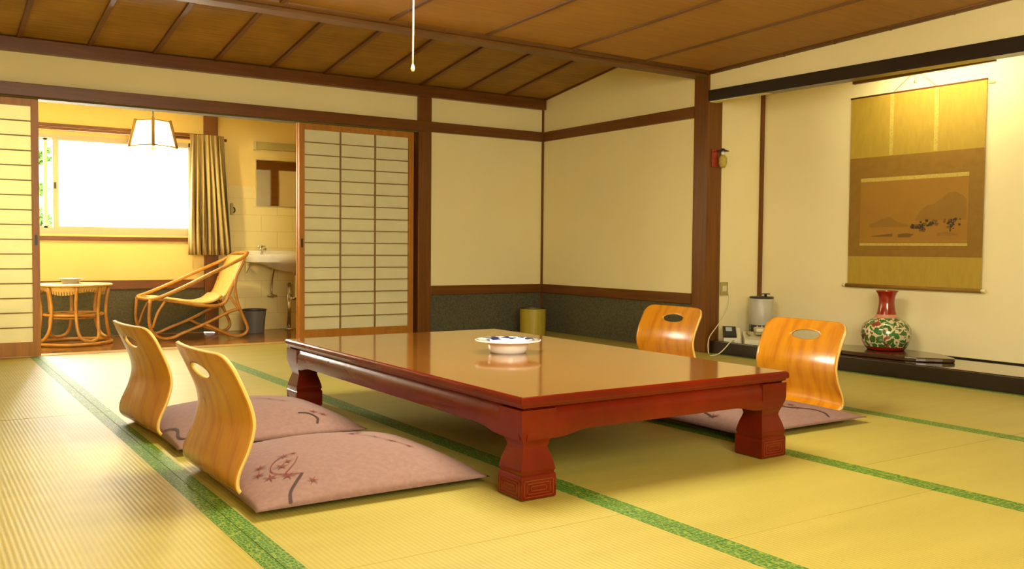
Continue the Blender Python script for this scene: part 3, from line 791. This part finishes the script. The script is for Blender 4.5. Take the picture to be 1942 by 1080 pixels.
# ------------------------------------------------------------------ floor cushions
def csurf(u, v, hgt):
    a = max(0, 1 - abs(u) ** 2.6); c = max(0, 1 - abs(v) ** 2.6)
    return .016 + hgt * (a * c) ** .62
def star(bm, c, r, ang, fn, mi=0):
    n = 6; r *= .9; pts = []
    for k in range(2 * n):
        rr = r if k % 2 == 0 else r * .2
        a = ang + PI * k / n; pts.append((c[0] + rr * math.cos(a), c[1] + rr * math.sin(a)))
    cv = bm.verts.new(fn(*c)); vs = [bm.verts.new(fn(*p)) for p in pts]
    for k in range(2 * n): bm.faces.new((cv, vs[k], vs[(k + 1) % (2 * n)])).material_index = mi
def ribbon(bm, pts, w, fn, mi=0):
    P = smooth_path([(p[0], p[1], 0) for p in pts], 7)
    prev = None
    for i, p in enumerate(P):
        t = (P[min(i + 1, len(P) - 1)] - P[max(0, i - 1)]).normalized(); nrm = Vector((-t.y, t.x, 0)) * w / 2
        a, c = bm.verts.new(fn(p.x + nrm.x, p.y + nrm.y)), bm.verts.new(fn(p.x - nrm.x, p.y - nrm.y))
        if prev: bm.faces.new((prev[0], a, c, prev[1])).material_index = mi
        prev = (a, c)
def cushion(label, x, y, hx_, hy_, hgt, sprigs, rz=0):
    b = B(); n = 34
    def warp(t): return math.sin(t * PI / 2) * .35 + t * .65
    def pos(u, v, side=1):
        pin = 1 - .035 * (1 - min(1, (u * v) ** 2)) * 0
        X, Y = u * hx_ * (1 - .02 * (1 - abs(v)) ** 2 * 0 - .012 * (1 - v * v) * abs(u)), v * hy_ * (1 - .012 * (1 - u * u) * abs(v))
        z = csurf(u, v, hgt) + .0035 * math.sin(7 * u + 3 * v) * (1 - u * u) * (1 - v * v)
        return (X, Y, z if side > 0 else .016 - .009 * ((1 - u * u) * (1 - v * v)) ** .3)
    g = [warp(-1 + 2 * i / n) for i in range(n + 1)]
    top = [[b.verts.new(pos(u, v)) for v in g] for u in g]
    bot = [[top[i][j] if i in (0, n) or j in (0, n) else b.verts.new(pos(g[i], g[j], -1)) for j in range(n + 1)] for i in range(n + 1)]
    for i in range(n):
        for j in range(n):
            b.faces.new((top[i][j], top[i + 1][j], top[i + 1][j + 1], top[i][j + 1]))
            b.faces.new((bot[i][j], bot[i][j + 1], bot[i + 1][j + 1], bot[i + 1][j]))
    o = obj('floor_cushion', b, M['mauve'], smooth=True); o.location = (x, y, .010); o.rotation_euler = (0, 0, rz)
    def fn(px, py):
        u, v = max(-.98, min(.98, px / hx_)), max(-.98, min(.98, py / hy_))
        q = pos(u, v); return (px, py, q[2] + .0022)
    for spr in sprigs:
        b = B()
        for kind, data in spr:
            if kind == 'stem': ribbon(b, data, .009, fn, 1)
            elif kind == 'twig': ribbon(b, data, .0035, fn, 0)
            else:
                for (sx, sy, r, a) in data: star(b, (sx, sy), r, a, fn, 0)
        obj('embroidered_sprig', b, [M['thread'], M['thread_dark']], o, recalc=False)
    return tag(o, label, 'cushion', 'mauve floor cushions around the low table')
sA = [('stem', [(-.285, -.375), (-.27, -.33), (-.235, -.285), (-.205, -.25)]),
      ('twig', [(-.20, -.25), (-.25, -.225), (-.275, -.18), (-.25, -.12), (-.19, -.075)]), ('twig', [(-.25, -.225), (-.20, -.17), (-.17, -.12)]),
      ('leaf', [(-.29, -.215, .032, .3), (-.31, -.165, .028, 1.2), (-.29, -.115, .03, .1), (-.24, -.165, .03, .8), (-.245, -.24, .03, .5), (-.205, -.085, .03, .2), (-.17, -.075, .022, 1), (-.21, -.14, .024, 1.5), (-.19, -.30, .024, .9)])]
sB = [('twig', [(.05, .24), (.10, .14), (.15, .05), (.20, -.06), (.225, -.15)]), ('twig', [(.05, .24), (.12, .22), (.16, .15)]),
      ('leaf', [(.03, .255, .034, .2), (.06, .225, .03, .9), (.11, .10, .034, .4), (.14, .125, .026, 1.3), (.165, .03, .02, .2), (.19, -.05, .028, .8), (.215, -.13, .024, .1), (.165, .165, .026, .6)])]
sC = [('stem', [(.13, -.26), (.17, -.27), (.19, -.315), (.175, -.355)]), ('leaf', [(.20, -.25, .03, .2), (.23, -.275, .028, .9)]),
      ('twig', [(-.08, .12), (.03, .05), (.12, -.03), (.16, -.07)]), ('leaf', [(.14, -.05, .024, .3), (.10, .0, .02, .8)]), ('stem', [(-.36, -.12), (-.33, -.2), (-.345, -.30), (-.29, -.37)])]
cushion('mauve floor cushion embroidered with maple sprigs in front of the nearest left chair', -3.79, -4.115, .385, .375, .088, [sA, sB])
cushion('mauve floor cushion partly behind the nearest left chair at the table far left leg', -3.79, -3.175, .375, .40, .088, [sC[:2], sC[2:4], sC[4:]])
sD = [('stem', [(.17, -.335), (.19, -.29), (.17, -.24), (.10, -.19)]), ('stem', [(.10, -.19), (.03, -.10), (.0, -.02)]), ('leaf', [(.08, -.15, .04, .2), (.12, -.20, .04, .9), (.04, -.08, .04, .3), (.0, -.02, .04, 1), (.14, -.15, .036, .2)]),
      ('stem', [(-.25, .15), (-.28, .0), (-.32, -.12)]), ('leaf', [(-.25, .14, .045, .3), (-.28, .06, .04, .9), (-.29, -.02, .045, .2), (-.31, -.11, .04, .7)])]
cushion('mauve floor cushion on the right under the chair nearest the alcove vase', -1.795, -4.11, .40, .365, .048, [sD[:3], sD[3:]])

# ------------------------------------------------------------------ corner basket, cord
wc = thing('wastebasket', 'yellow-green cylindrical basket standing in the far room corner', 'basket', (-.335, -.34, 0))
b = B(); lathe(b, [(0, .004), (.112, .004), (.115, 0), (.117, .236), (.110, .238), (.108, .02), (0, .015)], seg=36); autosmooth(obj('basket_body', b, M['bamboo_yellow'], wc), 50)
b = B(); tube(b, [(.1135 * math.cos(2 * PI * k / 36), .1135 * math.sin(2 * PI * k / 36), .237) for k in range(36)], .0055, 8, True, 1); obj('basket_rim', b, M['grey_dark'], wc)
pc = thing('pull_cord', 'thin pale lamp pull cord hanging from the ceiling with a small knob', 'cord', (-3.284, -3.70, 0))
b = B(); tube(b, [(0, 0, 2.125), (.002, 0, 1.8), (0, 0, 1.49)], .0034, 6); obj('cord', b, M['cord_white'], pc)
b = B(); lathe(b, [(0, 1.468), (.006, 1.47), (.0085, 1.480), (.006, 1.492), (.003, 1.498), (0, 1.498)], seg=12); obj('knob', b, M['ivory'], pc)

# ------------------------------------------------------------------ alcove
ZT = .092
# hanging scroll
sc = thing('hanging_scroll', 'hanging scroll with ink landscape of hills and trees on the alcove wall', 'scroll', (.608, 0, 0))
Y0, Y1 = -2.893, -3.862
def SY(t): return Y0 + (Y1 - Y0) * t
for z0, z1 in ((1.42, 1.84), (.53, .735)):
    b = B(); box(b, -.002, .0, Y1, Y0, z0, z1); obj('brocade', b, M['gold_leafcloth'], sc)
b = B(); box(b, -.0025, .0, Y1, Y0, .735, 1.42); obj('silk_border', b, M['brown_silk'], sc)
b = B(); PY0, PY1 = -2.985, -3.765; LX = -.0045
box(b, -.0035, -.002, PY1, PY0, .825, 1.25)
def hill(pts, base, mi, x):
    poly(b, [(x, y, z) for y, z in pts] + [(x, pts[-1][0], base), (x, pts[0][0], base)], mi)
hill([(-3.40, .98), (-3.44, 1.04), (-3.49, 1.075), (-3.53, 1.08), (-3.58, 1.11), (-3.63, 1.15), (-3.68, 1.155), (-3.73, 1.13), (-3.755, 1.10)], .975, 1, -.0040)
hill([(-3.06, .955), (-3.12, .975), (-3.18, 1.00), (-3.22, 1.005), (-3.27, .97), (-3.33, .955), (-3.38, .94)], .935, 1, -.0041)
hill([(-3.08, .875), (-3.18, .885), (-3.24, .89)], .87, 2, -.0043)
hill([(-3.28, .885), (-3.34, .893), (-3.40, .885), (-3.37, .868)], .865, 2, -.0043)
hill([(-3.56, .89), (-3.62, .90), (-3.70, .885)], .875, 1, -.0043)
for k in range(90):
    cy, cz, ry, rz_ = random.choice([(-3.46, .945, .05, .04), (-3.46, .945, .05, .04), (-3.66, .955, .05, .03), (-3.54, .96, .035, .02), (-3.40, .935, .025, .015)])
    yy, zz = cy + random.gauss(0, ry * .5), cz + random.gauss(0, rz_ * .5); r = random.uniform(.006, .013)
    a0 = random.uniform(0, 6); poly(b, [(-.0044 - k * 4e-6, yy + r * math.cos(a0 + t * PI / 3), zz + r * .8 * math.sin(a0 + t * PI / 3)) for t in range(6)], random.choice([2, 3, 3]))
for (yy, z0, z1) in ((-3.46, .90, .95), (-3.65, .90, .95)): box(b, -.0046, -.004, yy - .004, yy + .004, z0, z1, 3)
obj('painting', b, [M['painting'], M['ink_light'], M['ink_mid'], M['ink_dark']], sc, recalc=False)
for z0, z1 in ((1.250, 1.275), (.808, .825)):
    b = B(); box(b, -.0042, -.002, PY1, PY0, z0, z1); obj('band', b, M['strip_gold'], sc)
for y in (-3.213, -3.535):
    b = B(); box(b, -.004, -.0015, y - .014, y + .014, 1.425, 1.838); obj('hanging_strip', b, M['strip_gold'], sc)
b = B(); tube(b, [(-.002, Y0 + .004, 1.842), (-.002, Y1 - .004, 1.842)], .006, 8, smooth=False); obj('top_rod', b, M['wood_y'], sc)
b = B(); tube(b, [(-.012, Y0 + .006, .528), (-.012, Y1 - .006, .528)], .013, 10, smooth=False); obj('bottom_roller', b, M['brown_silk'], sc)
for y0, y1 in ((Y0 + .006, Y0 + .034), (Y1 - .006, Y1 - .034)):
    b = B(); tube(b, [(-.012, y0, .528), (-.012, y1, .528)], .011, 10, smooth=False); obj('roller_knob', b, M['ivory'], sc)
b = B(); tube(b, [(-.003, -3.22, 1.845), (.0, -3.378, 1.97), (-.003, -3.53, 1.845)], .002, 6, smooth=False); obj('hanging_cord', b, M['brown_silk'], sc)
b = B(); box(b, .001, .009, Y1 - .045, Y1 - .005, 1.812, 1.824); obj('wind_cord_toggle', b, M['fitting'], sc)

# fluorescent light hidden behind the lintel
fl = thing('strip_light', 'brown strip light housing behind the black lintel above the scroll', 'lamp', (.30, -3.64, 0))
b = B(); box(b, -.07, -.045, -.47, .47, 1.865, 1.99, bev=.002); box(b, -.07, .09, -.47, .47, 1.985, 1.995); obj('valance', b, M['wood_y'], fl)
b = B(); box(b, -.03, .03, -.45, .45, 1.955, 1.985, bev=.004); box(b, -.01, .01, -.45, -.43, 1.915, 1.955); box(b, -.01, .01, .43, .45, 1.915, 1.955); obj('lamp_body', b, M['cream'], fl)
mt, nt, bb = new_mat('fluorescent_tube'); bb.inputs['Emission Color'].default_value = (1, .92, .58, 1); bb.inputs['Emission Strength'].default_value = 78
b = B(); tube(b, [(0, -.43, 1.93), (0, .43, 1.93)], .014, 10, smooth=False); obj('tube', b, mt, fl)
b = B(); tube(b, [(-.05, .035, 1.87), (-.05, .035, 1.835)], .0022, 6, smooth=False); lathe(b, [(0, 1.812), (.007, 1.814), (.008, 1.835), (0, 1.838)], (-.05, .035, 0), 8); obj('pull_switch', b, M['ivory'], fl)

# slab and vase
b = B(); n = 40; P = []
for k in range(n):
    a = 2 * PI * k / n
    r = 1 + .05 * math.sin(3 * a + 1) + .035 * math.sin(7 * a)
    P.append((.345 + .225 * r * math.cos(a) * .98, -3.36 + .47 * r * math.sin(a), ZT + .001))
prism(b, P, (0, 0, .026))
sl = obj('display_board', b, M['slab']); md = sl.modifiers.new('b', 'BEVEL'); md.width = .006; md.segments = 2; md.limit_method = 'ANGLE'
tag(sl, 'dark oval polished wooden display board lying under the vase', 'board')
vs = thing('vase', 'red-necked porcelain vase painted with green flowers in the alcove', 'vase', (.425, -3.33, ZT + .027))
body = [(0, .004), (.108, .004), (.112, 0), (.118, .006), (.133, .025), (.148, .055), (.157, .09), (.158, .115), (.153, .145), (.138, .172), (.112, .192), (.088, .204), (.076, .212)]
bs = smooth_path([(r, 0, z) for r, z in body[3:]], 4)
b = B(); lathe(b, [(p.x, p.z) for p in bs], seg=56); autosmooth(obj('body', b, M['vase_body'], vs), 60)
b = B(); lathe(b, [(0, .004), (.108, .004), (.112, 0), (.1185, .006), (.1255, .014), (.1345, .026)], seg=56); obj('foot', b, M['red_glaze'], vs, smooth=True)
b = B(); lathe(b, [(.0765, .2115), (.068, .222), (.0625, .232), (.0615, .236)], seg=48); obj('shoulder_band', b, M['pink_glaze'], vs, smooth=True)
nk = smooth_path([(.062, 0, .235), (.056, 0, .262), (.051, 0, .295), (.0495, 0, .325), (.053, 0, .352), (.062, 0, .374), (.0705, 0, .388)], 4)
b = B(); lathe(b, [(p.x, p.z) for p in nk] + [(.069, .391), (.066, .389), (.050, .355), (.045, .32), (.05, .25)], seg=48); obj('neck', b, M['red_glaze'], vs, smooth=True)

# grey canister, phones, outlet, cords, ornament
cn = thing('canister', 'grey cylindrical canister with dark rim and lattice band behind the phones', 'canister', (.445, -2.255, ZT))
b = B(); lathe(b, [(0, .0), (.084, 0), (.086, .004), (.086, .05), (.086, .115), (.088, .12), (.088, .318), (.084, .322)], seg=36); autosmooth(obj('body', b, M['grey_metal'], cn), 50)
b = B(); lathe(b, [(.0872, .058), (.0875, .06), (.0875, .112), (.0872, .114)], seg=36); obj('lattice_band', b, M['lattice_band'], cn, smooth=True)
b = B(); lathe(b, [(.0895, .312), (.091, .322), (.086, .326), (0, .328)], seg=36); autosmooth(obj('lid', b, M['grey_dark'], cn), 50)
b = B(); lathe(b, [(0, .328), (.010, .328), (.008, .342), (.034, .344), (.034, .349), (0, .35)], (.02, -.02, 0), 16); obj('lid_knob', b, M['grey_dark'], cn)
ph = thing('telephone', 'small phone with glossy black face on pale base beside the pillar', 'telephone', (.17, -2.215, ZT), math.radians(-42))
b = B(); prism(b, [(-.062, -.06, 0), (-.062, .055, 0), (-.062, .055, .085), (-.062, .035, .092), (-.062, -.06, .025)], (.124, 0, 0)); obj('base', b, M['cream'], ph)
b = B(); prism(b, [(-.066, -.062, .026), (-.066, .036, .094), (-.066, .028, .104), (-.066, -.066, .040)], (.096, 0, 0)); o = obj('face', b, M['grey_dark'], ph)
b = B(); prism(b, [(-.045, -.02, .0715), (-.045, .015, .096), (-.045, .014, .0985), (-.045, -.0215, .0735)], (.045, 0, 0)); obj('display', b, M['pale_blue'], o)
p2 = thing('telephone', 'cream sloping desk telephone half hidden behind the right front chair', 'telephone', (.255, -2.385, ZT), math.radians(-42))
b = B(); prism(b, [(-.10, -.10, 0), (-.10, .09, 0), (-.10, .09, .065), (-.10, .06, .07), (-.10, -.10, .022)], (.20, 0, 0)); obj('base', b, M['cream'], p2)
b = B(); box(b, -.02, .055, -.085, .075, .078, .105, bev=.01); obj('handset', b, M['cream'], p2)
b = B(); box(b, -.075, -.05, -.07, .06, .06, .0705, bev=.002); box(b, -.02, .055, -.065, .055, .06, .079); obj('cradle', b, M['fitting'], p2)
b = B(); box(b, .176, .256, -2.092, -2.08, .425, .525, bev=.003); ol = obj('wall_outlet', b, M['fitting'])
tag(ol, 'brown outlet plate low on the alcove side wall beside the pillar', 'outlet')
b = B(); box(b, .195, .237, -2.0945, -2.0915, .455, .497); obj('socket', b, M['cream'], ol)
b = B(); tube(b, [(.245, -2.10, .445), (.247, -2.115, .40), (.21, -2.125, .30), (.10, -2.135, .20), (.0, -2.16, .13), (-.05, -2.19, .085), (-.075, -2.215, .04), (-.078, -2.225, .006)], .0042, 6)
tag(obj('loose_cable', b, M['cord_white']), 'white cord curving from the wall outlet down past the pillar to the floor', 'cable')
b = B(); tube(b, [(.13, -2.275, ZT + .008), (.06, -2.315, ZT + .010), (.028, -2.32, .085), (.0, -2.318, .06), (-.06, -2.315, .02), (-.11, -2.31, .006), (-.14, -2.30, .005)], .0042, 6)
tag(obj('loose_cable', b, M['cord_white']), 'white cord running from the small black-faced phone down over the alcove edge', 'cable')
om = thing('hanging_ornament', 'small yellow ornament with dark brim on a dark red plaque on the pillar', 'ornament', (.0, -2.119, 0))
b = B(); box(b, .02, .085, -.010, .0, 1.385, 1.515, bev=.003); obj('plaque', b, M['red_glaze'], om)
b = B(); lathe(b, [(0, 1.383), (.018, 1.384), (.024, 1.39), (.032, 1.42), (.030, 1.455), (.016, 1.474), (.012, 1.478), (0, 1.478)], (.108, -.034, 0), 16); obj('body', b, M['strip_gold'], om, smooth=True)
b = B(); lathe(b, [(.010, 1.474), (.014, 1.484), (.013, 1.5), (0, 1.508)], (.108, -.034, 0), 14); obj('head', b, M['porcelain'], om, smooth=True)
b = B(); lathe(b, [(0, 1.512), (.045, 1.502), (.046, 1.506), (.016, 1.516), (.012, 1.524), (0, 1.526)], (.108, -.034, 0), 18); obj('brim', b, M['grey_dark'], om, smooth=True)
b = B(); box(b, .085, .1, -.034, -.006, 1.42, 1.43); obj('bracket', b, M['grey_dark'], om)

# ------------------------------------------------------------------ lights
def area(name, loc, rot, sx, sy, e, c):
    l = bpy.data.lights.new(name, 'AREA'); l.shape = 'RECTANGLE'; l.size = sx; l.size_y = sy; l.energy = e; l.color = c
    o = bpy.data.objects.new(name, l); COL.objects.link(o); o.location = loc; o.rotation_euler = rot; return o
area('sky_light', (-3.4, 3.4, 1.6), (math.radians(-90), 0, 0), 4.5, 3.2, 5600, (1, .97, .84))
area('room_light', (-3.0, -4.0, 2.06), (0, 0, 0), 1.1, 1.1, 86, (1, .92, .66))
area('fill_light', (-3.9, -7.6, 1.45), (math.radians(88), 0, math.radians(-26)), 2.2, 1.2, 175, (1, .93, .68))
def point(name, loc, e, c, r):
    l = bpy.data.lights.new(name, 'POINT'); l.energy = e; l.color = c; l.shadow_soft_size = r
    o = bpy.data.objects.new(name, l); COL.objects.link(o); o.location = loc; return o
point('lamp_light', (-3.325, .65, 1.56), 42, (1, .78, .32), .05)
w = bpy.data.worlds.new('sky'); scn.world = w; w.use_nodes = True
bg = w.node_tree.nodes['Background']; bg.inputs['Color'].default_value = (1, .99, .95, 1); bg.inputs['Strength'].default_value = 3.0

# ------------------------------------------------------------------ camera
cam = bpy.data.cameras.new('camera'); cam.sensor_width = 36; cam.lens = 1733.03 / 1942 * 36; cam.clip_start = .02
co = bpy.data.objects.new('camera', cam); COL.objects.link(co); scn.camera = co
yaw, pit, rol = math.radians(33.68233), math.radians(2.28548), math.radians(-.51)
fw = Vector((math.sin(yaw) * math.cos(pit), math.cos(yaw) * math.cos(pit), -math.sin(pit)))
rt_ = Vector((math.cos(yaw), -math.sin(yaw), 0)); dn = fw.cross(rt_)
R_ = rt_ * math.cos(rol) + dn * math.sin(rol); D_ = -rt_ * math.sin(rol) + dn * math.cos(rol)
mw = Matrix((R_, -D_, -fw)).transposed().to_4x4(); mw.translation = (-4.98394, -6.97663, .76926)
co.matrix_world = mw
scn.view_settings.view_transform = 'Standard'; scn.view_settings.look = 'None'; scn.view_settings.exposure = 0
scn.cycles.max_bounces = 10; scn.cycles.diffuse_bounces = 6; scn.cycles.caustics_reflective = False; scn.cycles.caustics_refractive = False
scn.cycles.sample_clamp_indirect = 6; scn.cycles.use_denoising = True
